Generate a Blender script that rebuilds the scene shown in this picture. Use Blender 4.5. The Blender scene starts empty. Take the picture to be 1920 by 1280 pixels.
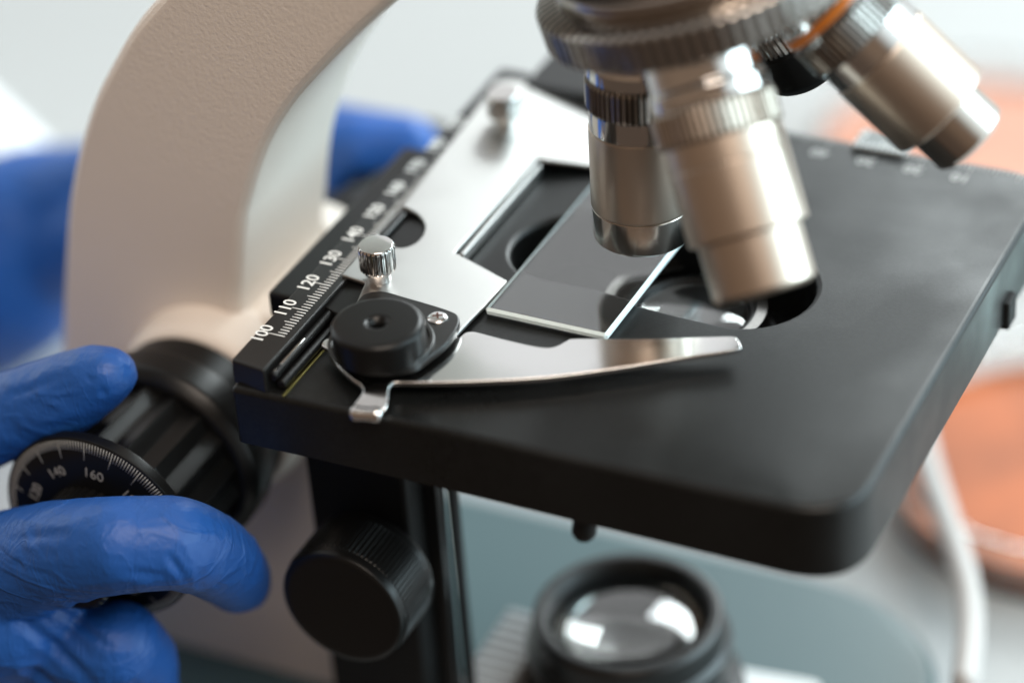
import bpy, bmesh, math, random
import numpy as np
from mathutils import Vector, Matrix, noise
random.seed(4)
S = 0.001                     # everything below is written in millimetres
sc = bpy.context.scene
C = sc.collection

# ------------------------------------------------------------------ camera
right = Vector((0.902734, 0.425691, -0.062127))
down = Vector((0.193634, -0.53102, -0.824939))
fwd = Vector((-0.384159, 0.73267, -0.561798))
cam_d = bpy.data.cameras.new('camera')
cam = bpy.data.objects.new('camera', cam_d)
C.objects.link(cam)
M = Matrix((right, -down, -fwd)).transposed().to_4x4()
M.translation = Vector((252.32, -369.80, 308.54)) * S
cam.matrix_world = M
cam_d.sensor_width = 36.0
cam_d.lens = 5530.0 / 1920.0 * 36.0
cam_d.clip_start = 0.01
cam_d.clip_end = 50.0
cam_d.dof.use_dof = True
cam_d.dof.focus_distance = 0.553
cam_d.dof.aperture_fstop = 4.1
cam_d.dof.aperture_blades = 0
sc.camera = cam

# ------------------------------------------------------------------ world
world = bpy.data.worlds.new('World')
sc.world = world
world.use_nodes = True
wn = world.node_tree.nodes
wl = world.node_tree.links
wn.clear()
w_out = wn.new('ShaderNodeOutputWorld')
w_bg = wn.new('ShaderNodeBackground')
w_tc = wn.new('ShaderNodeTexCoord')


def w_lobe(direction, lo, hi):
    d = wn.new('ShaderNodeVectorMath'); d.operation = 'DOT_PRODUCT'
    v = Vector(direction).normalized()
    d.inputs[1].default_value = v
    wl.new(w_tc.outputs['Generated'], d.inputs[0])
    m = wn.new('ShaderNodeMapRange'); m.interpolation_type = 'SMOOTHSTEP'
    m.inputs['From Min'].default_value = lo
    m.inputs['From Max'].default_value = hi
    wl.new(d.outputs['Value'], m.inputs['Value'])
    return m.outputs['Result']


def w_mix(fac, a, b):
    m = wn.new('ShaderNodeMix'); m.data_type = 'RGBA'
    wl.new(fac, m.inputs[0])
    if isinstance(a, tuple): m.inputs[6].default_value = a + (1,)
    else: wl.new(a, m.inputs[6])
    m.inputs[7].default_value = b + (1,)
    return m.outputs[2]


# a bright lab: dim warm room behind the camera, pale cool room beyond
c0 = w_mix(w_lobe((-0.1, 1.0, 0.15), -0.55, 0.75), (0.22, 0.155, 0.11), (0.92, 0.94, 0.95))
c0 = w_mix(w_lobe((0.92, 0.35, 0.12), 0.40, 0.9), c0, (1.40, 1.62, 1.68))
c0 = w_mix(w_lobe((0.0, -0.45, -1.0), 0.15, 0.7), c0, (0.10, 0.072, 0.055))
c0 = w_mix(w_lobe((0.1, -0.2, 1.0), 0.72, 1.0), c0, (0.32, 0.31, 0.29))
wl.new(c0, w_bg.inputs['Color'])
w_bg.inputs['Strength'].default_value = 1.0
wl.new(w_bg.outputs[0], w_out.inputs[0])


# ------------------------------------------------------------------ lamps, unseen and added to light the scene
def area(name, loc, target, sx, sy, power, col):
    l = bpy.data.lights.new(name, 'AREA')
    l.shape = 'RECTANGLE'; l.size = sx * S; l.size_y = sy * S
    l.energy = power; l.color = col
    o = bpy.data.objects.new(name, l)
    C.objects.link(o)
    o.location = Vector(loc) * S
    o.rotation_euler = (Vector(target) - Vector(loc)).to_track_quat('-Z', 'Y').to_euler()
    return o


area('back_fill_light', (150, 1150, 620), (60, 60, 0), 760, 420, 15, (0.90, 0.99, 1.0))  # unseen lamp, placed for the bright reflection on the stage's right
area('side_fill_light', (950, 520, 380), (60, 60, 0), 950, 850, 15.0, (0.66, 0.90, 1.0))  # unseen cool lamp, there to brighten the arm's inner face
area('top_fill_light', (430, -420, 1080), (0, 30, 0), 700, 650, 11.0, (1.0, 0.86, 0.74))  # added warm fill for the arm's near side and the gloves

sc.view_settings.view_transform = 'Standard'
sc.view_settings.look = 'None'
sc.view_settings.exposure = 0.0
sc.view_settings.gamma = 1.0
sc.view_settings.use_curve_mapping = False
sc.cycles.max_bounces = 12
sc.cycles.transmission_bounces = 12
sc.cycles.use_denoising = True


# ------------------------------------------------------------------ materials
def mat(name, col, rough=0.5, metal=0.0, trans=0.0, ior=1.5, spec=0.5, bump=None, mottle=None,
        coat=0.0, rmix=None, aniso=0.0, sss=None, wrinkle=None):
    m = bpy.data.materials.new(name)
    m.use_nodes = True
    n = m.node_tree.nodes; l = m.node_tree.links
    b = n['Principled BSDF']
    b.inputs['Base Color'].default_value = tuple(col) + (1,)
    b.inputs['Roughness'].default_value = rough
    b.inputs['Metallic'].default_value = metal
    b.inputs['Transmission Weight'].default_value = trans
    b.inputs['IOR'].default_value = ior
    b.inputs['Specular IOR Level'].default_value = spec
    b.inputs['Coat Weight'].default_value = coat
    b.inputs['Anisotropic'].default_value = aniso
    tc = n.new('ShaderNodeTexCoord')
    if sss:
        b.inputs['Subsurface Weight'].default_value = sss[0]
        b.inputs['Subsurface Radius'].default_value = sss[1]
        b.inputs['Subsurface Scale'].default_value = sss[2]
    if mottle:                      # (scale, amount): real variation of the surface colour
        t = n.new('ShaderNodeTexNoise'); t.inputs['Scale'].default_value = mottle[0]
        t.inputs['Detail'].default_value = 6
        l.new(tc.outputs['Object'], t.inputs['Vector'])
        r = n.new('ShaderNodeMapRange')
        r.inputs['From Min'].default_value = 0.3; r.inputs['From Max'].default_value = 0.7
        r.inputs['To Min'].default_value = 1 - mottle[1]; r.inputs['To Max'].default_value = 1 + mottle[1]
        l.new(t.outputs['Fac'], r.inputs['Value'])
        v = n.new('ShaderNodeVectorMath'); v.operation = 'SCALE'
        v.inputs[0].default_value = col
        l.new(r.outputs['Result'], v.inputs['Scale'])
        l.new(v.outputs['Vector'], b.inputs['Base Color'])
    if rmix:                        # (scale, lo, hi): wear and finger grease in the gloss
        t = n.new('ShaderNodeTexNoise'); t.inputs['Scale'].default_value = rmix[0]
        t.inputs['Detail'].default_value = 5
        l.new(tc.outputs['Object'], t.inputs['Vector'])
        r = n.new('ShaderNodeMapRange')
        r.inputs['From Min'].default_value = 0.35; r.inputs['From Max'].default_value = 0.65
        r.inputs['To Min'].default_value = rmix[1]; r.inputs['To Max'].default_value = rmix[2]
        l.new(t.outputs['Fac'], r.inputs['Value'])
        l.new(r.outputs['Result'], b.inputs['Roughness'])
    if bump:                        # (scale, distance in mm, stretch vector)
        mp = n.new('ShaderNodeMapping')
        mp.inputs['Scale'].default_value = bump[2] if len(bump) > 2 else (1, 1, 1)
        l.new(tc.outputs['Object'], mp.inputs['Vector'])
        t = n.new('ShaderNodeTexNoise'); t.inputs['Scale'].default_value = bump[0]
        t.inputs['Detail'].default_value = 3
        l.new(mp.outputs['Vector'], t.inputs['Vector'])
        bp = n.new('ShaderNodeBump'); bp.inputs['Distance'].default_value = bump[1] * S
        bp.inputs['Strength'].default_value = 1.0
        l.new(t.outputs['Fac'], bp.inputs['Height'])
        l.new(bp.outputs['Normal'], b.inputs['Normal'])
        if wrinkle:                 # fine stretched creases of thin rubber
            last = bp
            for sc_, st, amt in ((wrinkle[0], (0.55, 1.0, 1.6), 1.0), (wrinkle[0] * 2.6, (1.5, 1.0, 0.6), 0.35)):
                mp2 = n.new('ShaderNodeMapping'); mp2.inputs['Scale'].default_value = st
                mp2.inputs['Rotation'].default_value = (0.3, 0.5, 0.2)
                l.new(tc.outputs['Object'], mp2.inputs['Vector'])
                t2 = n.new('ShaderNodeTexNoise'); t2.inputs['Scale'].default_value = sc_
                t2.inputs['Detail'].default_value = 2; t2.inputs['Distortion'].default_value = 0.6
                l.new(mp2.outputs['Vector'], t2.inputs['Vector'])
                a1 = n.new('ShaderNodeMath'); a1.operation = 'SUBTRACT'; a1.inputs[1].default_value = 0.5
                l.new(t2.outputs['Fac'], a1.inputs[0])
                a2 = n.new('ShaderNodeMath'); a2.operation = 'ABSOLUTE'; l.new(a1.outputs[0], a2.inputs[0])
                a3 = n.new('ShaderNodeMapRange'); a3.interpolation_type = 'SMOOTHSTEP'
                a3.inputs['From Min'].default_value = 0.0; a3.inputs['From Max'].default_value = 0.075
                a3.inputs['To Min'].default_value = 1.0; a3.inputs['To Max'].default_value = 0.0
                l.new(a2.outputs[0], a3.inputs['Value'])
                b2 = n.new('ShaderNodeBump'); b2.inputs['Strength'].default_value = 1.0
                b2.inputs['Distance'].default_value = wrinkle[1] * amt * 0.25 * S
                l.new(a3.outputs['Result'], b2.inputs['Height']); l.new(last.outputs['Normal'], b2.inputs['Normal'])
                last = b2
            l.new(last.outputs['Normal'], b.inputs['Normal'])
    return m


K = {}
K['cream'] = mat('cream enamel', (0.76, 0.69, 0.62), 0.48, bump=(1250, 0.13))
K['stage'] = mat('black stage coating', (0.006, 0.0065, 0.0065), 0.38, spec=0.34, mottle=(1500, 0.5), rmix=(34, 0.27, 0.50), bump=(4200, 0.02))
K['black'] = mat('black plastic', (0.005, 0.005, 0.005), 0.32, spec=0.3, bump=(2500, 0.008))
K['matt'] = mat('matt black paint', (0.006, 0.006, 0.006), 0.6, spec=0.25)
K['satinblack'] = mat('satin black metal', (0.009, 0.009, 0.009), 0.33, spec=0.5, bump=(3500, 0.006))
K['print'] = mat('white printing', (0.78, 0.78, 0.76), 0.6)
K['dimprint'] = mat('grey printing', (0.32, 0.32, 0.31), 0.6)
K['plate'] = mat('satin stainless plate', (0.42, 0.412, 0.40), 0.34, 1.0, rmix=(55, 0.31, 0.39), bump=(2600, 0.006))
K['clip'] = mat('polished stainless clip', (0.80, 0.79, 0.78), 0.16, 1.0, rmix=(60, 0.12, 0.22))
K['chrome'] = mat('chrome', (0.72, 0.70, 0.68), 0.09, 1.0)
K['champ'] = mat('champagne satin metal', (0.64, 0.545, 0.46), 0.31, 1.0, bump=(2400, 0.006, (1, 1, 0.1)))
K['tip'] = mat('brushed objective tip', (0.62, 0.57, 0.52), 0.17, 1.0, bump=(2000, 0.004))
K['knurl'] = mat('knurled chrome', (0.42, 0.385, 0.355), 0.16, 1.0)
K['brass'] = mat('worn brass edge', (0.35, 0.30, 0.10), 0.4, 1.0)
K['turret'] = mat('grey brown turret metal', (0.60, 0.56, 0.52), 0.2, 1.0)
K['steel'] = mat('steel rail', (0.6, 0.6, 0.58), 0.15, 1.0)
K['glass'] = mat('clear glass', (0.985, 0.995, 0.99), 0.0, 0.0, 1.0, 1.8)
K['glassedge'] = mat('cut glass edge', (0.84, 0.98, 1.0), 0.22, 0.0, 0.0, 1.5, bump=(900, 0.2))  # ground edge, painted pale and opaque for the light piped through it
K['lens'] = mat('lens glass', (0.97, 0.98, 0.97), 0.0, 0.0, 1.0, 1.6, coat=1.0)
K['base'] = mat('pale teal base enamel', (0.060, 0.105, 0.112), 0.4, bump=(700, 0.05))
K['white'] = mat('white plastic', (0.75, 0.75, 0.74), 0.4)
K['glove'] = mat('blue nitrile', (0.014, 0.088, 0.34), 0.44, spec=0.4, mottle=(28, 0.12), bump=(900, 0.10), wrinkle=(70, 0.6))
K['coat'] = mat('white cotton', (0.80, 0.81, 0.82), 0.9)
K['orange'] = mat('orange gel', (0.36, 0.09, 0.022), 0.6, mottle=(22, 0.45))
K['salmon'] = mat('salmon gel', (0.50, 0.21, 0.13), 0.5, mottle=(14, 0.2))
K['tealgel'] = mat('pale teal gel', (0.55, 0.82, 0.82), 0.3)
K['table'] = mat('white bench top', (0.37, 0.373, 0.37), 0.55, mottle=(3, 0.05))
K['tube'] = mat('milky tubing', (0.42, 0.40, 0.385), 0.5)
K['groove'] = mat('painted groove shade', (0.035, 0.028, 0.022), 0.45, 0.5)  # dark colour painted in for the dark reflections between knurl teeth
K['ribs'] = mat('grey ribbed plastic', (0.34, 0.35, 0.36), 0.5)
K['dull'] = mat('dull grey metal', (0.16, 0.17, 0.17), 0.5, 0.6)
K['ring'] = mat('orange colour ring', (0.75, 0.20, 0.02), 0.35)
K['screwhole'] = mat('rust brown recess', (0.10, 0.035, 0.02), 0.6)


# ------------------------------------------------------------------ helpers
def link(name, me, m, parent=None, angle=21, sm=False):
    for k in (m if isinstance(m, (list, tuple)) else [m]):
        me.materials.append(k)
    # origin at the middle of the part
    n = len(me.vertices)
    co = np.empty(n * 3); me.vertices.foreach_get('co', co); co = co.reshape(-1, 3)
    c = (co.min(0) + co.max(0)) / 2
    me.vertices.foreach_set('co', ((co - c) * S).ravel())
    for p in me.polygons: p.use_smooth = True
    if angle < 180: me.set_sharp_from_angle(angle=math.radians(angle))
    me.update()
    o = bpy.data.objects.new(name, me)
    C.objects.link(o)
    if angle < 180 and not sm:
        wm = o.modifiers.new('flat shading', 'WEIGHTED_NORMAL'); wm.keep_sharp = True; wm.weight = 100
    w = Vector(c) * S
    if parent is not None:
        o.parent = parent
        w = w - world_loc(parent)
    o.location = w
    return o


def world_loc(o):
    v = Vector((0, 0, 0))
    while o is not None:
        v += o.location; o = o.parent
    return v


def obj(name, bm, m, parent=None, angle=21):
    bmesh.ops.recalc_face_normals(bm, faces=bm.faces)
    me = bpy.data.meshes.new(name)
    bm.to_mesh(me); bm.free()
    return link(name, me, m, parent, angle)


def thing(name, loc, label, cat, group=None):
    o = bpy.data.objects.new(name, None)
    o.empty_display_size = 0.01
    C.objects.link(o)
    o.location = Vector(loc) * S
    o['label'] = label; o['category'] = cat
    if group: o['group'] = group
    return o


def tag(o, label, cat, group=None):
    o['label'] = label; o['category'] = cat
    if group: o['group'] = group
    return o


def frame(axis, up=None):
    a = Vector(axis).normalized()
    t = Vector(up) if up else (Vector((0, 0, 1)) if abs(a.z) < 0.9 else Vector((0, 1, 0)))
    u = (t - a * t.dot(a)).normalized()
    return u, a.cross(u), a


def soften(prof, b):
    """chamfer the corners of an (r, h) profile"""
    out = []
    n = len(prof)
    for i, p in enumerate(prof):
        k = p[2] if len(p) > 2 else 0
        if i == 0 or i == n - 1: out.append((p[0], p[1], k)); continue
        a = Vector(prof[i - 1][:2]) - Vector(p[:2]); c = Vector(prof[i + 1][:2]) - Vector(p[:2])
        if a.length < 1e-6 or c.length < 1e-6: out.append((p[0], p[1], k)); continue
        d = min(b, a.length * 0.45, c.length * 0.45)
        if abs(a.normalized().dot(c.normalized())) > 0.97: out.append((p[0], p[1], k)); continue
        P = Vector(p[:2])
        for t in (1.0, 0.3):
            q = P + a.normalized() * d * t if t == 1.0 else P + (a.normalized() + c.normalized()) * d * 0.3
            out.append((q.x, q.y, k))
        q = P + c.normalized() * d
        out.append((q.x, q.y, k))
    return out


def lathe(bm, prof, org, axis, seg=96, b=0.25, teeth=0, up=None, groove=False):
    """prof: (radius, height along axis[, tooth depth]); radius 0 closes an end"""
    u, v, a = frame(axis, up)
    O = Vector(org)
    prof = soften(prof, b)
    if teeth: seg = teeth * 6
    rings = []
    for r, h, k in prof:
        if r < 1e-6:
            rings.append([bm.verts.new(O + a * h)])
            continue
        ring = []
        for i in range(seg):
            th = 2 * math.pi * i / seg
            rr = r
            if k > 0.9: rr = r - k * (0.5 - 0.5 * math.cos(th * teeth)) ** 0.8
            elif k: rr = r - k * (0.0, 0.12, 0.0, 0.1, 1.0, 1.0)[i % 6]
            ring.append(bm.verts.new(O + a * h + (u * math.cos(th) + v * math.sin(th)) * rr))
        rings.append(ring)
    for A, B in zip(rings[:-1], rings[1:]):
        if len(A) == 1 and len(B) == 1: continue
        for i in range(seg):
            j = (i + 1) % seg
            if len(A) == 1: bm.faces.new((A[0], B[i], B[j]))
            elif len(B) == 1: bm.faces.new((A[i], B[0], A[j]))
            else:
                f = bm.faces.new((A[i], B[i], B[j], A[j]))
                if groove and i % 6 in (3, 4, 5): f.material_index = 1   # groove faces take the painted dark colour
    return bm


def slab(bm, outline, holes=(), z0=0.0, z1=1.0, bevel=0.3, seg=5, zf=None, both=False):
    """flat plate with holes; zf(x, y) adds a height to bend or tilt it"""
    sub = bmesh.new()
    for L in [outline] + list(holes):
        vs = [sub.verts.new((x, y, z1)) for x, y in L]
        for i in range(len(vs)): sub.edges.new((vs[i], vs[(i + 1) % len(vs)]))
    bmesh.ops.triangle_fill(sub, edges=sub.edges[:], use_beauty=True)
    for f in sub.faces:
        f.normal_update()
        if f.normal.z < 0: f.normal_flip()
    top = sub.faces[:]
    r = bmesh.ops.extrude_face_region(sub, geom=top)
    bot_v = [g for g in r['geom'] if isinstance(g, bmesh.types.BMVert)]
    # extruded copy becomes the top; the old faces stay as the bottom
    for v in bot_v: v.co.z = z1
    old = set(v for f in top if f.is_valid for v in f.verts)
    for v in old:
        if v not in bot_v: v.co.z = z0
    bmesh.ops.recalc_face_normals(sub, faces=sub.faces)
    if bevel:
        es = []
        for e in sub.edges:
            if len(e.link_faces) != 2: continue
            zz = [v.co.z for v in e.verts]
            if abs(zz[0] - zz[1]) > 1e-6: continue
            if not both and abs(zz[0] - z1) > 1e-6: continue
            n = [abs(f.normal.z) for f in e.link_faces]
            if abs(n[0] - n[1]) > 0.5: es.append(e)
        bmesh.ops.bevel(sub, geom=es, offset=bevel, segments=seg, affect='EDGES', profile=0.5, clamp_overlap=False)
    if zf:
        for v in sub.verts: v.co.z += zf(v.co.x, v.co.y)
    me = bpy.data.meshes.new('t'); sub.to_mesh(me); sub.free()
    bm.from_mesh(me); bpy.data.meshes.remove(me)
    return bm


def box(bm, lo, hi, bevel=0.4, seg=2):
    sub = bmesh.new()
    bmesh.ops.create_cube(sub, size=1)
    for v in sub.verts:
        v.co = Vector([lo[i] + (hi[i] - lo[i]) * (v.co[i] + 0.5) for i in range(3)])
    if bevel: bmesh.ops.bevel(sub, geom=sub.edges[:], offset=bevel, segments=seg, affect='EDGES', profile=0.5)
    me = bpy.data.meshes.new('t'); sub.to_mesh(me); sub.free()
    bm.from_mesh(me); bpy.data.meshes.remove(me)
    return bm


def rounded(pts, r, n=6):
    """polygon with rounded corners; r a number or one per corner"""
    out = []
    N = len(pts)
    for i in range(N):
        P = Vector(pts[i]); A = Vector(pts[i - 1]) - P; B = Vector(pts[(i + 1) % N]) - P
        rr = r[i] if isinstance(r, (list, tuple)) else r
        d = min(rr, A.length * 0.49, B.length * 0.49)
        if d < 1e-4: out.append(tuple(P)); continue
        p0 = P + A.normalized() * d; p1 = P + B.normalized() * d
        for k in range(n + 1):
            t = k / n
            out.append(tuple(p0 * (1 - t) ** 2 + P * 2 * t * (1 - t) + p1 * t * t))
    return out


def spline(pts, n=6, closed=False):
    """Catmull-Rom through the points"""
    P = [Vector(p) for p in pts]
    N = len(P); out = []
    rng = range(N if closed else N - 1)
    for i in rng:
        p0 = P[(i - 1) % N] if closed or i > 0 else P[0]
        p1 = P[i]; p2 = P[(i + 1) % N]
        p3 = P[(i + 2) % N] if closed or i + 2 < N else P[-1]
        for k in range(n):
            t = k / n
            out.append(tuple(0.5 * ((2 * p1) + (p2 - p0) * t + (2 * p0 - 5 * p1 + 4 * p2 - p3) * t * t + (3 * p1 - p0 - 3 * p2 + p3) * t ** 3)))
    if not closed: out.append(tuple(P[-1]))
    return out


def text_bm(bm, s, size, origin, xdir, ydir, thick=0.05, bold=0.0):
    cu = bpy.data.curves.new('t', 'FONT')
    cu.body = s; cu.size = size; cu.align_x = 'CENTER'; cu.align_y = 'CENTER'
    cu.extrude = thick; cu.offset = bold; cu.resolution_u = 4
    o = bpy.data.objects.new('t', cu); C.objects.link(o)
    dg = bpy.context.evaluated_depsgraph_get()
    me = bpy.data.meshes.new_from_object(o.evaluated_get(dg))
    bpy.data.objects.remove(o); bpy.data.curves.remove(cu)
    x = Vector(xdir).normalized(); y = Vector(ydir).normalized(); z = x.cross(y)
    Mx = Matrix((x, y, z)).transposed().to_4x4(); Mx.translation = Vector(origin)
    me.transform(Mx)
    bm.from_mesh(me); bpy.data.meshes.remove(me)


def quad_bar(bm, a, b, w, nrm, thick=0.05):
    """thin printed bar from a to b, width w, on a surface with normal nrm"""
    a = Vector(a); b = Vector(b); n = Vector(nrm).normalized()
    s = (b - a).cross(n).normalized() * w / 2
    vs = [bm.verts.new(p + n * t) for t in (-thick, thick) for p in (a - s, a + s, b + s, b - s)]
    for f in ((0, 1, 2, 3), (4, 5, 6, 7), (0, 1, 5, 4), (1, 2, 6, 5), (2, 3, 7, 6), (3, 0, 4, 7)):
        bm.faces.new([vs[i] for i in f])


def capsule_chain(bm, pts, seg=20):
    """tapered tube through (x, y, z, r) joints with a ball at every joint"""
    for p in pts:
        sub = bmesh.new()
        bmesh.ops.create_uvsphere(sub, u_segments=seg, v_segments=seg // 2 + 2, radius=p[3])
        for v in sub.verts: v.co += Vector(p[:3])
        me = bpy.data.meshes.new('t'); sub.to_mesh(me); sub.free()
        bm.from_mesh(me); bpy.data.meshes.remove(me)
    for p, q in zip(pts[:-1], pts[1:]):
        A = Vector(p[:3]); B = Vector(q[:3]); d = B - A
        L = d.length
        if L < 1e-3: continue
        # tangent cone between the two balls
        sn = max(-0.95, min(0.95, (p[3] - q[3]) / L)); cs = math.sqrt(1 - sn * sn)
        lathe(bm, [(0, p[3] * sn), (p[3] * cs, p[3] * sn), (q[3] * cs, L + q[3] * sn), (0, L + q[3] * sn)], A, d, seg, 0)


def dense(pts, step=6.0):
    """smooth joint list so bends are round"""
    P = [Vector(p) for p in pts]
    out = []
    N = len(P)
    for i in range(N - 1):
        p0 = P[max(i - 1, 0)]; p1 = P[i]; p2 = P[i + 1]; p3 = P[min(i + 2, N - 1)]
        n = max(1, int((p2 - p1).length / step))
        for k in range(n):
            t = k / n
            out.append(0.5 * ((2 * p1) + (p2 - p0) * t + (2 * p0 - 5 * p1 + 4 * p2 - p3) * t * t + (3 * p1 - p0 - 3 * p2 + p3) * t ** 3))
    out.append(P[-1])
    return [tuple(p) for p in out]


def skin(name, chains, m, parent, voxel=0.9, smooth=6, creases=(), fold=0.0, fseed=0, extra=None):
    """one continuous glove surface from overlapping tapered chains"""
    bm = bmesh.new()
    for c in chains: capsule_chain(bm, dense([Vector(p) for p in c]) if len(c) > 2 else c)
    if extra: extra(bm)
    bmesh.ops.recalc_face_normals(bm, faces=bm.faces)
    me = bpy.data.meshes.new('t'); bm.to_mesh(me); bm.free()
    o = bpy.data.objects.new('t', me); C.objects.link(o)
    md = o.modifiers.new('r', 'REMESH'); md.mode = 'VOXEL'; md.voxel_size = voxel
    md = o.modifiers.new('s', 'SMOOTH'); md.factor = 0.6; md.iterations = smooth
    dg = bpy.context.evaluated_depsgraph_get()
    me2 = bpy.data.meshes.new_from_object(o.evaluated_get(dg))
    bpy.data.objects.remove(o)
    n = len(me2.vertices)
    co = np.empty(n * 3); me2.vertices.foreach_get('co', co); co = co.reshape(-1, 3)
    no = np.empty(n * 3); me2.vertex_normals.foreach_get('vector', no); no = no.reshape(-1, 3)
    d = np.zeros(n)
    for a, b, amp, w in creases:
        a = np.array(a, float); b = np.array(b, float); ab = b - a
        t = np.clip(((co - a) @ ab) / (ab @ ab), 0, 1)
        dv = co - (a + t[:, None] * ab)
        cd = np.array([0.38, -0.73, 0.56])      # outward side of the hand
        dep = dv @ cd
        dist = np.linalg.norm(dv - dep[:, None] * cd, axis=1) + np.maximum(np.abs(dep) - 6, 0)
        fade = np.sin(np.pi * np.clip(t * 0.9 + 0.05, 0, 1)) ** 0.6
        d += amp * fade * (np.exp(-(dist / w) ** 2) - 0.45 * np.exp(-((dist - 1.7 * w) / w) ** 2))
    if fold:
        for i in range(n):
            p = co[i]
            q = Vector((p[0] * 0.045 + fseed, p[1] * 0.10, p[2] * 0.13))
            r1 = 1 - abs(noise.noise(q)) * 2.6
            q2 = Vector((p[0] * 0.12, p[1] * 0.2 + fseed, p[2] * 0.26))
            r2 = 1 - abs(noise.noise(q2)) * 2.6
            d[i] += fold * (max(r1, 0) ** 3 * 0.9 + max(r2, 0) ** 4 * 0.35)
    co += no * d[:, None]
    me2.vertices.foreach_set('co', co.ravel())
    me2.update()
    return link(name, me2, m, parent, 180)


# ------------------------------------------------------------------ bench top
bm = bmesh.new()
box(bm, (-3500, -20, -168), (3500, 3500, -128), 0)
t = obj('table_top', bm, K['table']); t['kind'] = 'structure'

# ------------------------------------------------------------------ microscope
mic = thing('microscope', (20, 64, -128),
            'cream and black laboratory microscope with a black stage and chrome objectives', 'microscope')

# arm: C shaped cream casting, faces at y 45 and 84
outer = [(-74.5, -128), (-74.5, -80), (-74.5, -46.2), (-72.8, -34.8), (-69.4, -17.9), (-65.6, -1.5), (-62.1, 9.3), (-58.3, 18.7),
         (-54.1, 27.4), (-49.5, 34.8), (-43.1, 44.1), (-35.9, 52.2), (-26.3, 61.7), (-10, 76), (12, 93), (38, 108), (70, 116)]
inner = [(96, 100), (60, 92), (45, 82), (29.9, 71.2), (17.3, 61.2), (7.6, 52.0), (-1.3, 42.4), (-7.3, 35.5), (-12.1, 28.8), (-15.4, 23.2),
         (-18.3, 16.9), (-20.9, 10.3), (-23.0, 3.6), (-25.4, -8.2), (-26.6, -18.9), (-18, -27), (-7, -36), (-5, -60), (-5, -112), (-5, -128)]
prof = spline(outer, 4) + [(92, 116)] + spline(inner, 4)
bm = bmesh.new()
slab(bm, prof, (), 0, 39, 3.0, 4, both=True)
for v in bm.verts: v.co = Vector((v.co.x, 84 - v.co.z, v.co.y))
arm = obj('arm', bm, K['cream'], mic)
# raised cream bosses for the focus knobs
bm = bmesh.new()
lathe(bm, [(0, -4), (21.6, -4), (21.2, 1), (20.2, 6.5), (19, 8.2), (0, 8.5)], (-33.5, 45, -38.5), (0, -1, 0), 96, 1.2)
obj('knob_boss', bm, K['cream'], arm)
bm = bmesh.new()
lathe(bm, [(0, -4), (21.6, -4), (21.2, 1), (20.2, 6.5), (19, 8.2), (0, 8.5)], (-33.5, 84, -38.5), (0, 1, 0), 96, 1.2)
obj('knob_boss', bm, K['cream'], arm)
bm = bmesh.new()
box(bm, (-40, 47, -40), (-12, 82, -19), 2.5, 3)
obj('stage_mount', bm, K['cream'], arm)


def focus_knob(side, q=1.0):
    """coarse disc, ribbed grip and fine dial on one axis; side -1 faces the camera"""
    y0 = 36.5 if side < 0 else 92.5
    O = (-33.5, y0, -38.5)
    ax = (0, side, 0)
    bm = bmesh.new()
    lathe(bm, [(0, 0), (19.2 * q, 0), (19.2 * q, 7.4), (21.3 * q, 7.8), (21.5 * q, 14.5), (19.3 * q, 17), (0, 17)], O, ax, 128, 0.8)
    ck = obj('coarse_knob', bm, K['black'], mic)
    bm = bmesh.new()
    lathe(bm, [(0, 15), (18.6 * q, 15, 0), (18.6 * q, 16, 1.6), (18.9 * q, 35, 1.6), (18 * q, 36, 0), (0, 36)], O, ax, 96, 0.5, teeth=18)
    obj('grip', bm, K['black'], ck)
    bm = bmesh.new()
    lathe(bm, [(0, 36), (19.5 * q, 36), (21 * q, 37), (21 * q, 39.4), (16 * q, 40.6), (0, 40.6)], O, ax, 160, 0.3)
    fk = obj('fine_knob', bm, K['black'], mic)
    bm = bmesh.new()
    lathe(bm, [(0, 40), (10.5, 40, 0.5), (10.5, 52, 0.5), (9.4, 53, 0), (0, 53)], O, ax, 96, 0.4, teeth=36)
    obj('knob_cap', bm, K['black'], fk)
    if side < 0:
        bm = bmesh.new()
        nrm = Vector((0, -1, 0))
        for i in range(200):
            th = math.radians(i * 1.8)
            lg = 3.6 if i % 10 == 0 else 1.9
            d = Vector((math.sin(th), 0, math.cos(th)))
            def P(r): return Vector(O) + d * r + Vector((0, -(39.43 + (21 - r) * 0.24), 0))
            quad_bar(bm, P(20.5), P(20.5 - lg), 0.2, d * 0.24 + nrm, 0.03)
        for i in range(10):
            th = math.radians(7 + (i - 8) * 36)
            d = Vector((math.sin(th), 0, math.cos(th))); tn = Vector((math.cos(th), 0, -math.sin(th)))
            text_bm(bm, str(i * 20), 3.1, Vector(O) + d * 14.1 + Vector((0, -40.63, 0)), tn, d, 0.03)
        obj('dial_marks', bm, K['dimprint'], fk, 180)


focus_knob(-1)
focus_knob(1, 0.62)

# base plate and foot
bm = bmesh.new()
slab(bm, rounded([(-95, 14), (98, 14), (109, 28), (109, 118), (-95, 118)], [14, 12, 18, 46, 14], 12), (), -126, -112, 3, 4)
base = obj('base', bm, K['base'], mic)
bm = bmesh.new()
slab(bm, rounded([(58, 52), (84, 52), (84, 83), (58, 80)], 3), (), -111.9, -110.9, 0.3)
obj('base_cover', bm, K['white'], base)
bm = bmesh.new()
for k in range(9):
    box(bm, (19, 38 + k * 3.0, -112), (30 , 40.6 + k * 3.0, -95), 0.6)
box(bm, (19.5, 38.5, -112), (29.5, 64, -95.4), 0.5)
obj('ribbed_housing', bm, K['ribs'], base)

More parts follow.
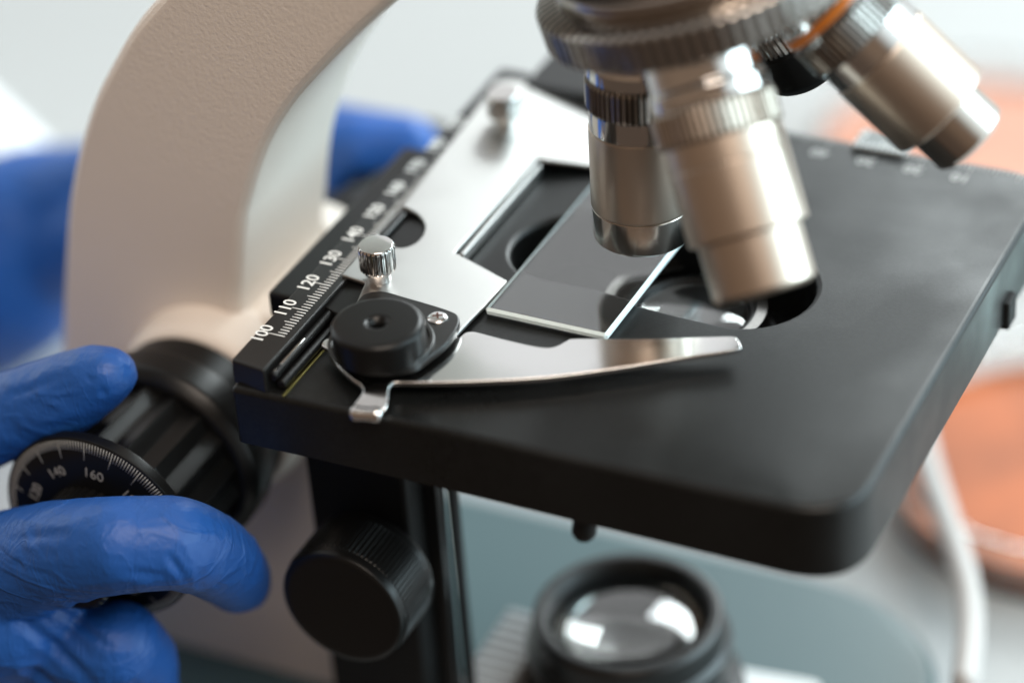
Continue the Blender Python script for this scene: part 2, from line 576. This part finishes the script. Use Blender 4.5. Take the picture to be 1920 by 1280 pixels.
# illuminator with its lens
IL = (50.6, 57.2)
bm = bmesh.new()
lathe(bm, [(0, -112), (24, -112), (24, -101), (20.5, -99), (20.5, -94), (21.5, -93), (21.5, -88), (20.0, -87.0), (20.0, -82), (19.3, -81),
           (17.2, -81), (16.2, -84), (16.2, -89), (0, -89)], (IL[0], IL[1], 0), (0, 0, 1), 128, 0.4)
il = obj('illuminator', bm, K['satinblack'], mic)
bm = bmesh.new()
pr = [(0, -88.5), (15.8, -88.5), (16.0, -87)] + [(16.0 * math.cos(a), -87 + 4.6 * math.sin(a)) for a in np.linspace(0.15, 1.45, 10)] + [(0, -82.4)]
lathe(bm, pr, (IL[0], IL[1], 0), (0, 0, 1), 96, 0)
obj('collector_lens', bm, K['lens'], il)
bm = bmesh.new()
lathe(bm, [(15.9, -88.9), (15.9, -86.5), (11.5, -88.8), (15.9, -88.9)], (IL[0], IL[1], 0), (0, 0, 1), 96, 0)
obj('reflector_ring', bm, K['steel'], il)

# bracket that carries the stage
bm = bmesh.new()
box(bm, (-4, 27, -112), (18.5, 40, -12.9), 1.2)
br = obj('stage_bracket', bm, K['matt'], mic)
bm = bmesh.new()
box(bm, (18.8, 33, -111), (21.9, 36.4, -14.4), 0.3)
obj('guide_strip', bm, K['satinblack'], br)
bm = bmesh.new()
box(bm, (22.0, 36.6, -111), (23.4, 39.5, -14.4), 0.3)
obj('dovetail', bm, K['matt'], br)
bm = bmesh.new()
lathe(bm, [(0, 0), (13.3, 0), (13.3, 12.5), (13.0, 14), (11.8, 14.4), (0, 14.4)], (12.2, 22.6, -54.2), (0, -1, 0), 96, 0.5)
nk = obj('drive_knob', bm, K['black'], mic)
bm = bmesh.new()
lathe(bm, [(13.35, 2.2, 0.2), (13.5, 2.3, 0.2), (13.5, 11.8, 0.2), (13.35, 12, 0.2)], (12.2, 22.6, -54.2), (0, -1, 0), 96, 0.1, teeth=84)
obj('knurled_band', bm, K['black'], nk)
bm = bmesh.new()
lathe(bm, [(0, 0), (7, 0), (7, 12), (0, 12)], (11.5, 30, -53.5), (0, -1, 0), 48, 0.5)
obj('knob_shaft', bm, K['matt'], nk)

# stage
st_out = rounded([(-1.5, 1.2), (30, 2.6), (118.4, 3.6), (118.2, 122.4), (-1.5, 122.4)], [1.5, 30, 13.0, 10, 4], 14)
hole = []
for k in range(17):
    a = math.radians(90 + 180 * k / 16); hole.append((39.5 + 12.4 * math.cos(a), 65.4 + 12.4 * math.sin(a)))
hole += [(48.6, 53.2), (57.7, 52.2), (67.8, 51.6)]
for k in range(17):
    a = math.radians(-90 + 180 * k / 16); hole.append((76 + 12.6 * math.cos(a), 64.6 + 13.3 * math.sin(a)))
bm = bmesh.new()
slab(bm, st_out, [hole], -15.0, 0, 1.3, 6)
for v in bm.verts:
    if v.co.z < -7: v.co.z += (118 - v.co.x) * 0.022      # the casting thins towards the arm
stage = obj('stage', bm, K['stage'], mic)
bm = bmesh.new()
lathe(bm, [(0, 0), (2.1, 0), (2.3, 5.6), (1.5, 6.8), (0, 6.8)], (67.2, 6.8, -13.6), (-0.12, 0, -1), 32, 0.3)
obj('stop_pin', bm, K['matt'], stage)
bm = bmesh.new()
box(bm, (113.5, 90.5, -16.6), (119.4, 95.5, -10.4), 0.5)
obj('side_catch', bm, K['matt'], stage)
bm = bmesh.new()
box(bm, (100, 62, -17.4), (117.2, 88, -14.9), 0.8)
obj('underside_rib', bm, K['stage'], stage)
# faint scratches on the side face
# far scale printed on the stage
bm = bmesh.new()
for k in range(0, 51):
    x = 62 + k * 1.0
    lg = 3.4 if k % 10 == 0 else (2.5 if k % 5 == 0 else 1.8)
    quad_bar(bm, (x, 121.2, 0.03), (x, 121.2 - lg, 0.03), 0.3, (0, 0, 1), 0.02)
for k, s in enumerate(('50', '40', '30', '20', '10')):
    text_bm(bm, s, 3.8, (61.5 + k * 9.9, 115.6, 0.03), (-1, 0, 0), (0, -1, 0), 0.02, 0.12)
obj('stage_scale', bm, K['dimprint'], stage, 180)
bm = bmesh.new()
slab(bm, rounded([(77, 119.0), (88, 119.0), (88, 126), (77, 126)], 1), (), 0.1, 1.2, 0.3)
vern = obj('vernier_plate', bm, K['dull'], stage)
bm = bmesh.new()
for k in range(11):
    quad_bar(bm, (77.5 + k * 1.1, 117.9, 1.23), (77.5 + k * 1.1, 120.4 + (1.2 if k % 5 == 0 else 0), 1.23), 0.3, (0, 0, 1), 0.02)
text_bm(bm, '0', 3.0, (78, 124, 1.23), (-1, 0, 0), (0, -1, 0), 0.02, 0.05)
obj('vernier_marks', bm, K['print'], vern, 180)

# ruler along the left edge
bm = bmesh.new()
slab(bm, rounded([(-1.5, 2.9), (6.0, 2.0), (6.0, 118.6), (-1.5, 118.6)], [0.5, 0.5, 1, 1]), (), 0.05, 5.0, 0.45, 5)
rul = obj('ruler_bar', bm, K['satinblack'], mic)
bm = bmesh.new()
for k in range(0, 100):
    y = 13.0 + k * 0.905
    x0 = 0.9 if k % 10 == 0 else (1.7 if k % 5 == 0 else 2.4)
    quad_bar(bm, (x0, y, 5.02), (4.3 if k else 4.3, y, 5.02), 0.24, (0, 0, 1), 0.02)
for k in range(10):
    text_bm(bm, str(100 + 10 * k), 3.7, (-0.2, 12.5 + k * 9.05, 5.02), (0, 1, 0), (-1, 0, 0), 0.02, 0.05)
obj('ruler_marks', bm, K['print'], rul, 180)
bm = bmesh.new()
lathe(bm, [(0, 0), (1.0, 0), (1.0, 112), (0, 112)], (8.3, 3.6, 1.2), (0, 1, 0), 32, 0.3)
lathe(bm, [(0, 0), (0.9, 0), (0.9, 112), (0, 112)], (6.95, 3.2, 2.9), (0, 1, 0), 32, 0.2)
obj('guide_rail', bm, K['black'], mic)
bm = bmesh.new()
box(bm, (6.8, 6.2, 3.6), (7.25, 15.4, 3.9), 0.1)  # bright strips stand in for the highlight along the rail
box(bm, (6.8, 3.9, 3.6), (7.2, 4.5, 3.9), 0.1)
obj('rail_highlight', bm, K['steel'], mic)
bm = bmesh.new()
box(bm, (9.3, 1.9, 0.02), (9.7, 112, 0.35), 0.05)
obj('wear_strip', bm, K['brass'], stage)
# black rail left of the ruler
bm = bmesh.new()
box(bm, (-11.5, 33, -7), (-2.2, 92, -1.2), 0.8)
obj('rear_rail', bm, K['black'], mic)

# carriage that rides on the rail
bm = bmesh.new()
slab(bm, rounded([(4.6, 26.0), (9.0, 24.5), (13, 25), (14, 36), (14, 60), (6.3, 60), (6.3, 36), (4.0, 33.5)], 0.8), (), 0.3, 4.0, 0.3)
obj('carriage', bm, K['black'], mic)
bm = bmesh.new()
box(bm, (6.5, 112, 0.2), (40, 132, 6.0), 1.2)
obj('carriage_end', bm, K['satinblack'], mic)

# silver holder plate, gently raised to the left
tilt = lambda x, y: (4.0 - x) * 0.152
ptop = 5.9
pl = [(4.9, 34.3), (9.9, 34.4), (11.6, 27.0), (31.8, 29.0), (32.1, 34.8), (32.5, 39.4), (32.8, 49.0), (20.2, 52.0), (20.3, 89.4), (32.3, 93.4),
      (33.0, 117.5), (20.2, 117.5), (6.2, 113.8), (2.4, 112.6), (1.0, 110.2), (1.6, 107.0), (4.7, 60.6)]
nt = [(6.5, 60.2), (8.8, 59.4), (11.3, 57.0), (12.4, 53.8), (12.3, 50.6), (11.0, 48.2), (8.8, 47.4), (6.4, 48.3), (4.75, 50)]
pl2 = rounded(pl, [0.4, 0.3, 0.3, 0.5, 0.5, 0.5, 0.4, 0.5, 0.5, 0.8, 2, 2, 2, 1.5, 1, 1, 0.2], 4) + spline(nt, 4)
bm = bmesh.new()
slab(bm, pl2, (), ptop - 0.7, ptop, 0.3, 5, zf=tilt)
hold = obj('slide_holder', bm, K['plate'], mic)
bm = bmesh.new()
box(bm, (20.5, 52.8, 0.3), (21.7, 88.8, 2.7), 0.45, 3)  # strip added to give the opening's left edge its bright line
obj('holder_lip', bm, K['plate'], hold)
for X, Y in ((11.7, 36.9), (9.8, 97.1)):
    z = ptop + tilt(X, Y)
    bm = bmesh.new()
    lathe(bm, [(0, z - 0.2), (2.2, z - 0.2), (2.2, z + 1.6), (3.0, z + 1.9), (3.0, z + 2.3, 0), (3.55, z + 2.6, 0.42), (3.55, z + 7.2, 0.42), (3.2, z + 7.75, 0), (0, z + 7.75)],
          (X, Y, 0), (0, 0, 1), 96, 0.15, teeth=24)
    obj('thumb_screw', bm, K['chrome'], hold)

# black pivot plate, screw and knob
pv = [(12.0, 28.0), (12.7, 30.5), (15.3, 32.0), (20.0, 31.6), (24.8, 31.1), (30.2, 30.3), (32.4, 29.2), (33.7, 26.3), (34.2, 21.5), (33.2, 16), (31.6, 11.5), (27, 8.6), (21, 9.0), (16.5, 12.5), (13.5, 19)]  # lower right widened to stand in for the knob's dark reflection
bm = bmesh.new()
slab(bm, spline(pv, 4, True), (), 4.5, 5.8, 0.35, 5)
pvo = obj('pivot_plate', bm, K['satinblack'], mic)
bm = bmesh.new()
lathe(bm, [(8.9, 5.7), (8.9, 6.5), (9.9, 6.5), (9.9, 5.7)], (22.9, 16.2, 0), (0, 0, 1), 96, 0.25)
obj('raised_ring', bm, K['satinblack'], pvo)
bm = bmesh.new()
lathe(bm, [(0, 5.7), (1.95, 5.7), (1.95, 6.0), (1.4, 6.35), (0.62, 6.42), (0, 6.42)], (29.0, 27.2, 0), (0, 0, 1), 48, 0.08)
scw = obj('cross_screw', bm, K['clip'], pvo)
bm = bmesh.new()
for a in (0.5, 0.5 + math.pi / 2):
    d = Vector((math.cos(a), math.sin(a), 0))
    quad_bar(bm, Vector((29.0, 27.2, 6.44)) - d * 0.95, Vector((29.0, 27.2, 6.44)) + d * 0.95, 0.42, (0, 0, 1), 0.02)
obj('cross_slot', bm, K['screwhole'], scw)
bm = bmesh.new()
lathe(bm, [(0, 5.8), (8.5, 5.8), (8.6, 6.2), (8.6, 11.0), (8.3, 11.6), (7.6, 11.9), (2.5, 11.9), (2.0, 11.7), (1.1, 10.7), (1.0, 8.0), (0, 8.0)], (23.6, 14.4, 0), (0, 0, 1), 128, 0.35)
obj('pivot_knob', bm, K['black'], mic)

# polished clip finger with its tab
cl_top = [(83.4, 41.7), (82.4, 43.0), (81.1, 43.6), (76.8, 41.9), (65.3, 37.0), (54.6, 33.2), (53.1, 32.0), (52.4, 30.4), (51.6, 29.2), (50.6, 28.6), (49.1, 28.3),
          (46.3, 28.2), (40.7, 28.4), (36.8, 28.7), (35.3, 28.6), (34.2, 27.8), (33.6, 25.9)]
cl_low = [(29.6, 9.2), (33.6, 10.6), (43.2, 14.6), (54.4, 20.0), (65.0, 26.8), (75.4, 34.3), (83.3, 39.9)]
ringpts = [(14.0, 23.5), (12.2, 18.5), (10.6, 17.0), (10.8, 15.0), (12.8, 14.0), (14.2, 12.0), (17.4, 9.6), (21.2, 7.4), (23.2, 6.6), (24.5, 5.2), (24.2, 1.5),
           (29.9, 2.8), (28.9, 7.0), (28.9, 8.5)]
clip_o = [(31.0, 28.5), (20, 30)] + ringpts + cl_low[:] + cl_top
clip_s = spline([p for p in clip_o], 4, True)


def clipz(x, y):
    z = 0.0
    if y < 8.0 and x < 31: z += -0.22 * (8.0 - y) ** 1.3
    return z


bm = bmesh.new()
slab(bm, clip_s, (), 2.4, 3.4, 0.22, 5, zf=clipz, both=True)
clip = obj('slide_clip', bm, K['clip'], mic)
bm = bmesh.new()
lathe(bm, [(0, -3.1), (0.9, -3.0), (1.5, -2.2), (1.3, -0.8), (1.3, 0.8), (1.5, 2.2), (0.9, 3.0), (0, 3.1)], (27.1, 1.3, 1.0), (5.7, 1.3, 0), 32, 0.5)
obj('curled_tab', bm, K['clip'], clip)

# condenser below the opening
bm = bmesh.new()
slab(bm, rounded([(20, 44), (98, 44), (98, 88), (20, 88)], 8), (), -24, -17.5, 0.5)  # added black plate, keeps the opening dark from below
obj('blackout_plate', bm, K['matt'], mic)
bm = bmesh.new()
lathe(bm, [(0, -40), (17, -40), (17, -16), (13.6, -9), (12.2, -8.2), (11.2, -8.2), (10.8, -9.5), (0, -9.5)], (64, 65, 0), (0, 0, 1), 96, 0.4)
con = obj('condenser', bm, K['satinblack'], mic)
bm = bmesh.new()
lathe(bm, [(0, -9.4), (10.5, -9.4)] + [(10.5 * math.cos(a), -9.3 + 0.9 * math.sin(a)) for a in np.linspace(0.1, 1.4, 7)] + [(0, -8.4)], (64, 65, 0), (0, 0, 1), 64, 0)
obj('condenser_lens', bm, K['lens'], con)
bm = bmesh.new()
lathe(bm, [(13.9, -8.6), (15.9, -8.6), (15.9, -7.6), (13.9, -7.6), (13.9, -8.6)], (62.5, 65, 0), (0, 0, 1), 96, 0)
obj('condenser_rim', bm, K['steel'], con)

# revolving nosepiece: all axes meet at P0 on the turret axis U
P0 = Vector((55.441, 64.565, 94.251))
U = Vector((0.3948228, 0.0271054, -0.91835736)).normalized()
dirs = [Vector((0.00394906, -0.03568239, -0.99935538)), Vector((0.42244554, -0.3660492, -0.82918499)), Vector((0.7212278, 0.08546728, -0.68740512))]
dirs.append((Matrix.Rotation(math.pi, 3, U) @ dirs[1]).normalized())
bm = bmesh.new()
lathe(bm, [(0, 6), (22, 6), (25.5, 10), (26.5, 20), (24, 22), (23, 23), (23, 24), (0, 24)], P0, U, 128, 0.6)
nose = obj('nosepiece', bm, K['satinblack'], mic)
bm = bmesh.new()
RA = Vector((math.sin(math.radians(16.5)), 0.02, -math.cos(math.radians(16.5))))
lathe(bm, [(0, -8.2), (27.2, -8.2), (30.2, -7.4, 0), (31.2, -6.6, 0.7), (31.2, -0.6, 0.7), (30.0, 0, 0), (26, 1.2), (0, 1.2)], P0 + U * 36, RA, 96, 0.3, teeth=84, groove=True)
lathe(bm, [(0, -19), (24.5, -19), (24.5, -12), (26.8, -11.5), (26.8, -9.4), (25.0, -9), (25.0, -8), (0, -8)], P0 + U * 36, RA, 128, 0.5)
obj('turret_ring', bm, [K['turret'], K['groove']], nose)
bm = bmesh.new()
box(bm, (24, 42, 84), (110, 87, 130), 6, 4)
obj('head', bm, K['cream'], mic)
bm = bmesh.new()
lathe(bm, [(0, -12), (22, -12), (22, 18), (0, 18)], P0, U, 96, 1)
obj('nosepiece_mount', bm, K['chrome'], nose)


def objective(d, tipr, tipl, wide, name='objective', ext=0.0, tm='tip', km='knurl'):
    """parts stacked along d from the tip back to the turret"""
    tip = P0 + d * (85.2 + ext)
    ax = -d
    s = wide / 9.6
    bm = bmesh.new()
    b0 = tipl
    lathe(bm, [(0, b0 - 0.1), (9.35 * s, b0 - 0.1), (9.6 * s, b0 + 0.25), (9.6 * s, 24.0), (0, 24.0)], tip, ax, 128, 0.2)
    root = obj(name, bm, K['champ'], mic)
    bm = bmesh.new()
    lathe(bm, [(0, 1.0), (2.6, 1.0), (3.1, 0.1), (tipr - 1.0, 0.1), (tipr, 1.0), (tipr, b0 - 0.1), (0, b0 - 0.1)], tip, ax, 128, 0.2)
    obj('nose_tip', bm, K[tm], root)
    bm = bmesh.new()
    lathe(bm, [(0, 0.9), (2.6, 0.9), (2.2, 0.5), (0, 0.3)], tip, ax, 32, 0)
    obj('front_lens', bm, K['lens'], root)
    bm = bmesh.new()
    cr = 9.4 if km == 'knurl' else 9.58
    lathe(bm, [(0, 24.0), (cr * s, 24.0), (cr * s, 28.6), (0, 28.6)], tip, ax, 128, 0.15)
    obj('collar', bm, K['chrome' if km == 'knurl' else 'champ'], root)
    bm = bmesh.new()
    lathe(bm, [(0, 28.5), (9.7 * s, 28.5, 0), (10.0 * s, 29.1, 0.7), (10.0 * s, 34.2, 0.7), (9.6 * s, 34.9, 0), (0, 34.9)], tip, ax, 96, 0.05, teeth=56, groove=True)
    obj('knurled_ring', bm, [K[km], K['groove']], root)
    bm = bmesh.new()
    lathe(bm, [(0, 34.9), (9.5 * s, 34.9), (9.5 * s, 37.6), (9.0 * s, 38.4), (8.9 * s, 49), (0, 49)], tip, ax, 96, 0.2)
    obj('neck', bm, K['chrome'], root)
    return root


def wrap_print(root, d, items, r, ang0, parent_h):
    pass


o1 = objective(dirs[0], 9.35, 7.4, 9.55)
o2 = objective(dirs[1], 9.4, 11.0, 10.9, ext=1.8, tm='champ', km='champ')
o3 = objective(dirs[2], 7.6, 8.5, 10.2)
# the far objective is a short black one
tip = P0 + dirs[3] * 71; ax = -dirs[3]
bm = bmesh.new()
lathe(bm, [(0, 0), (7.5, 0), (9.6, 1.6), (10.6, 4), (10.6, 13), (0, 13)], tip, ax, 96, 0.6)
o4 = obj('objective', bm, K['black'], mic)
bm = bmesh.new()
lathe(bm, [(0, 13), (9.9, 13, 0), (10.5, 13.3, 0.55), (10.5, 18, 0.55), (9.9, 18.4, 0), (0, 18.4)], tip, ax, 96, 0.05, teeth=62)
obj('knurled_ring', bm, K['knurl'], o4)
bm = bmesh.new()
lathe(bm, [(0, 18.4), (9.3, 18.4), (9.3, 34), (0, 34)], tip, ax, 96, 0.2)
obj('neck', bm, K['chrome'], o4)
bm = bmesh.new()
lathe(bm, [(10.15, 35.6), (10.45, 35.6), (10.45, 37.2), (10.15, 37.2), (10.15, 35.6)], P0 + dirs[2] * 85.2, -dirs[2], 96, 0.05)
obj('colour_ring', bm, K['ring'], o3)
# dark stamped characters on the near objective
bm = bmesh.new()
d = dirs[1]; ax = -d
tip = P0 + d * 85.2
toc = (Vector((252.3, -369.8, 308.5)) - tip); toc = (toc - ax * toc.dot(ax)).normalized()
side = ax.cross(toc)
for ch, deg, h, sz in (('4', 44, 27.0, 4.0), ('/', 50, 23.4, 3.0), ('0', -38, 25.5, 3.4), ('1', -47, 25.5, 3.4)):
    a = math.radians(deg)
    nn = toc * math.cos(a) + side * math.sin(a)
    r = 10.67 if h > 24 else 10.9
    text_bm(bm, ch, sz, tip + ax * h + nn * (r + 0.03), ax.cross(nn), ax, 0.03, 0.06)
obj('engraving', bm, K['matt'], o2, 180)

# ------------------------------------------------------------------ glass slide on the stage
bm = bmesh.new()
box(bm, (0, 0, 0), (25.3, 70, 1.7), 0.5, 1)
for f in bm.faces:
    f.normal_update()
    f.material_index = 1 if abs(f.normal.z) < 0.95 else 0
for v in bm.verts:
    v.co = Matrix.Rotation(math.radians(-0.7), 3, 'Z') @ v.co + Vector((32.9, 38.5, 0.12))
sl = obj('glass_slide', bm, [K['glass'], K['glassedge']])
tag(sl, 'clear rectangular glass slide lying on the black microscope stage beside the silver holder', 'glass slide')

# ------------------------------------------------------------------ dishes on the bench


def dish(cx, cy, r, h, gel, label, group, z=-128):
    t = thing('petri_dish', (cx, cy, z), label, 'petri dish', group)
    bm = bmesh.new()
    lathe(bm, [(0, 0.1), (r, 0.1), (r, h), (r - 1.6, h), (r - 1.6, 1.6), (0, 1.6)], (cx, cy, z), (0, 0, 1), 96, 0.4)
    obj('glass_wall', bm, K['glass'], t)
    bm = bmesh.new()
    lathe(bm, [(0, 1.7), (r - 1.7, 1.7), (r - 1.7, h * 0.55), (0, h * 0.55)], (cx, cy, z), (0, 0, 1), 96, 0.3)
    obj('gel', bm, gel, t)
    return t


dish(108, 188, 44, 15, K['orange'], 'blurred glass dish of deep orange gel on the bench right of the stage', 'dishes on the bench')
dish(42, 318, 44, 15, K['salmon'], 'far blurred dish of pale salmon gel on the bench behind the turret', 'dishes on the bench')
dish(150, 268, 44, 15, K['tealgel'], 'blurred dish of pale teal gel at the right edge beyond the stage', 'dishes on the bench')

pp = [(56, 216, -108), (68, 188, -108), (82, 158, -106), (101, 124, -104), (109, 106, -104), (115, 84, -102)]
bm = bmesh.new()
capsule_chain(bm, [tuple(p) + (3.0,) for p in spline(pp, 5)])
tb = obj('plastic_tube', bm, K['tube'], None, 60)
tag(tb, 'blurred white flexible plastic tube crossing in front of the orange dish', 'tube')

# ------------------------------------------------------------------ person: two gloved hands
per = thing('person', (-230, 60, -128), 'person in a white coat and blue nitrile gloves turning the focus knobs with both hands', 'person')
NEAR = [
    [(-71.7, -12.0, -61.7, 13.4), (-39.8, -17.0, -37.9, 10.6), (-16.9, -19.0, -26.2, 9.1), (-8.7, -14.0, -27.2, 8.8), (-7.7, -3.0, -38.4, 8.1), (-11.3, 9.0, -53.9, 6.7), (-12.0, 13.0, -58.9, 4.8)],
    [(-75.5, -4.0, -34.7, 10.6), (-63.5, 0.0, -25.2, 9.2), (-52.7, 4.0, -20.3, 8.5), (-43.3, 6.0, -15.5, 8.1), (-36.5, 7.0, -10.8, 6.9), (-32.6, 7.0, -8.6, 5.4)],
    [(-68.6, -8.0, -78.0, 13.1), (-42.9, -12.0, -64.9, 10.1), (-27.1, -12.0, -59.4, 9.2), (-25.4, -8.0, -65.4, 7.6), (-32.2, -2.0, -85.8, 7.2), (-41.6, 4.0, -104.1, 6.7)],
    [(-73.5, -6.0, -95.7, 12.3), (-49.3, -8.0, -86.3, 9.8), (-36.0, -8.0, -83.5, 8.6), (-41.7, 0.0, -103.8, 7.3)],
    [(-65.3, -10.0, -68.3, 16.2), (-88.8, -8.0, -72.6, 21.0), (-110.7, -4.0, -89.6, 22.8)],
    [(-75.5, -4.0, -34.7, 10.6), (-91.7, -6.0, -55.3, 15.3), (-110.7, -4.0, -89.6, 21.7)],
    [(-68.6, -14.0, -70.0, 15.5), (-47, -17.5, -54, 11.5), (-38, -15, -50.5, 5.5)],
    [(-68.6, -14.0, -60.0, 15), (-50, -18, -48, 11)],
    [(-110.7, -4.0, -89.6, 24), (-150, 0, -98, 26), (-230, 10, -100, 30)],
]
CR = [((-27.9, -22.0, -39.6), (-28.0, -22.0, -29.0), -0.90, 1.0), ((-26.2, -22.0, -40.4), (-36.9, -22.0, -33.4), -0.80, 1.0), ((-29.8, -22.0, -40.1), (-41.7, -22.0, -39.3), -0.60, 0.9), ((-44.5, -20.0, -47.6), (-28.1, -20.0, -62.1), -0.80, 1.2), ((-50.0, -20.0, -56.6), (-36.8, -20.0, -66.2), -0.70, 1.1), ((-38.8, -20.0, -43.3), (-23.5, -20.0, -52.6), -0.50, 0.9), ((-1.4, -22.0, -28.6), (-4.0, -22.0, -23.5), -0.55, 0.8), ((-1.4, -18.0, -32.1), (2.5, -18.0, -25.2), -0.50, 0.8), ((-32.6, -26.0, -17.6), (-17.4, -26.0, -16.8), -0.35, 0.9), ((-8.9, -26.0, -7.8), (-0.7, -26.0, -7.7), -0.45, 0.8), ((-39.7, -25.0, -26.8), (-24.6, -25.0, -21.4), -0.30, 0.9), ((-16.9, -24.0, -27.5), (-1.8, -24.0, -26.3), -0.30, 0.8), ((-32.4, -24.0, -22.4), (-30.0, -24.0, -35.0), -0.30, 0.9), ((-46.5, -0.0, -7.7), (-31.3, 0.0, 0.5), -0.45, 1.0), ((-51.3, 0.0, -13.9), (-37.6, 0.0, -4.9), -0.35, 0.9), ((-54.6, 0.0, -11.5), (-42.2, 0.0, -3.5), -0.30, 0.8), ((-31.0, 0.0, 0.6), (-29.7, 0.0, -7.3), -0.60, 0.8), ((-29.7, 0.0, -7.3), (-24.4, 0.0, -5.4), -0.30, 0.7), ((-47.6, 0.0, -19.9), (-37.1, 0.0, -16.0), -0.30, 0.9), ((-5.1, 0.0, -40.8), (-1.9, -0.0, -43.8), -0.30, 0.7), ]
skin('gloved_hand', NEAR, K['glove'], per, 0.6, 10, CR, 0.22, 3.0)
FAR = [
    [(-230, 125, -110, 30), (-156.0, 120.0, -83.2, 26.6), (-138.3, 122.0, -66.5, 19.6), (-131.7, 125.0, -62.3, 16.9)],
    [(-156.0, 120.0, -83.2, 26.6), (-137.4, 120.0, -85.4, 11.9), (-135.3, 118.0, -90.0, 7.9)],
    [(-134.9, 125.0, -63.0, 15.6), (-107.0, 124.0, -48, 10.5), (-78, 122.0, -37, 9.2), (-58, 121.0, -31, 8.6), (-42, 124.0, -26, 8.0), (-32, 129.0, -26, 7)],
    [(-129.8, 120.0, -69.7, 14.3), (-99.8, 116.0, -52, 9), (-69.0, 114.0, -40.2, 8.2), (-53.5, 115.0, -36, 7.2), (-46, 118.0, -34.0, 6)],
    [(-129.8, 130.0, -69.7, 14.3), (-99.8, 134.0, -50, 10), (-69.0, 136.0, -36, 9.5), (-50, 136.0, -33, 8.5), (-38, 136.0, -32.0, 8)],
]
bm = bmesh.new()
capsule_chain(bm, [(-330, 190, -85, 34), (-205, 172, -80, 21), (-152, 160, -96, 14)])
obj('coat_sleeve', bm, K['coat'], per, 180)
bm = bmesh.new()
capsule_chain(bm, [(-560, 130, -420, 130), (-570, 130, -60, 150), (-570, 110, 260, 130)])  # torso out of view, added to shade the bench at left
obj('unseen_torso', bm, K['coat'], per, 180)
skin('gloved_hand', FAR, K['glove'], per, 1.4, 5, (), 0.4, 9.0)
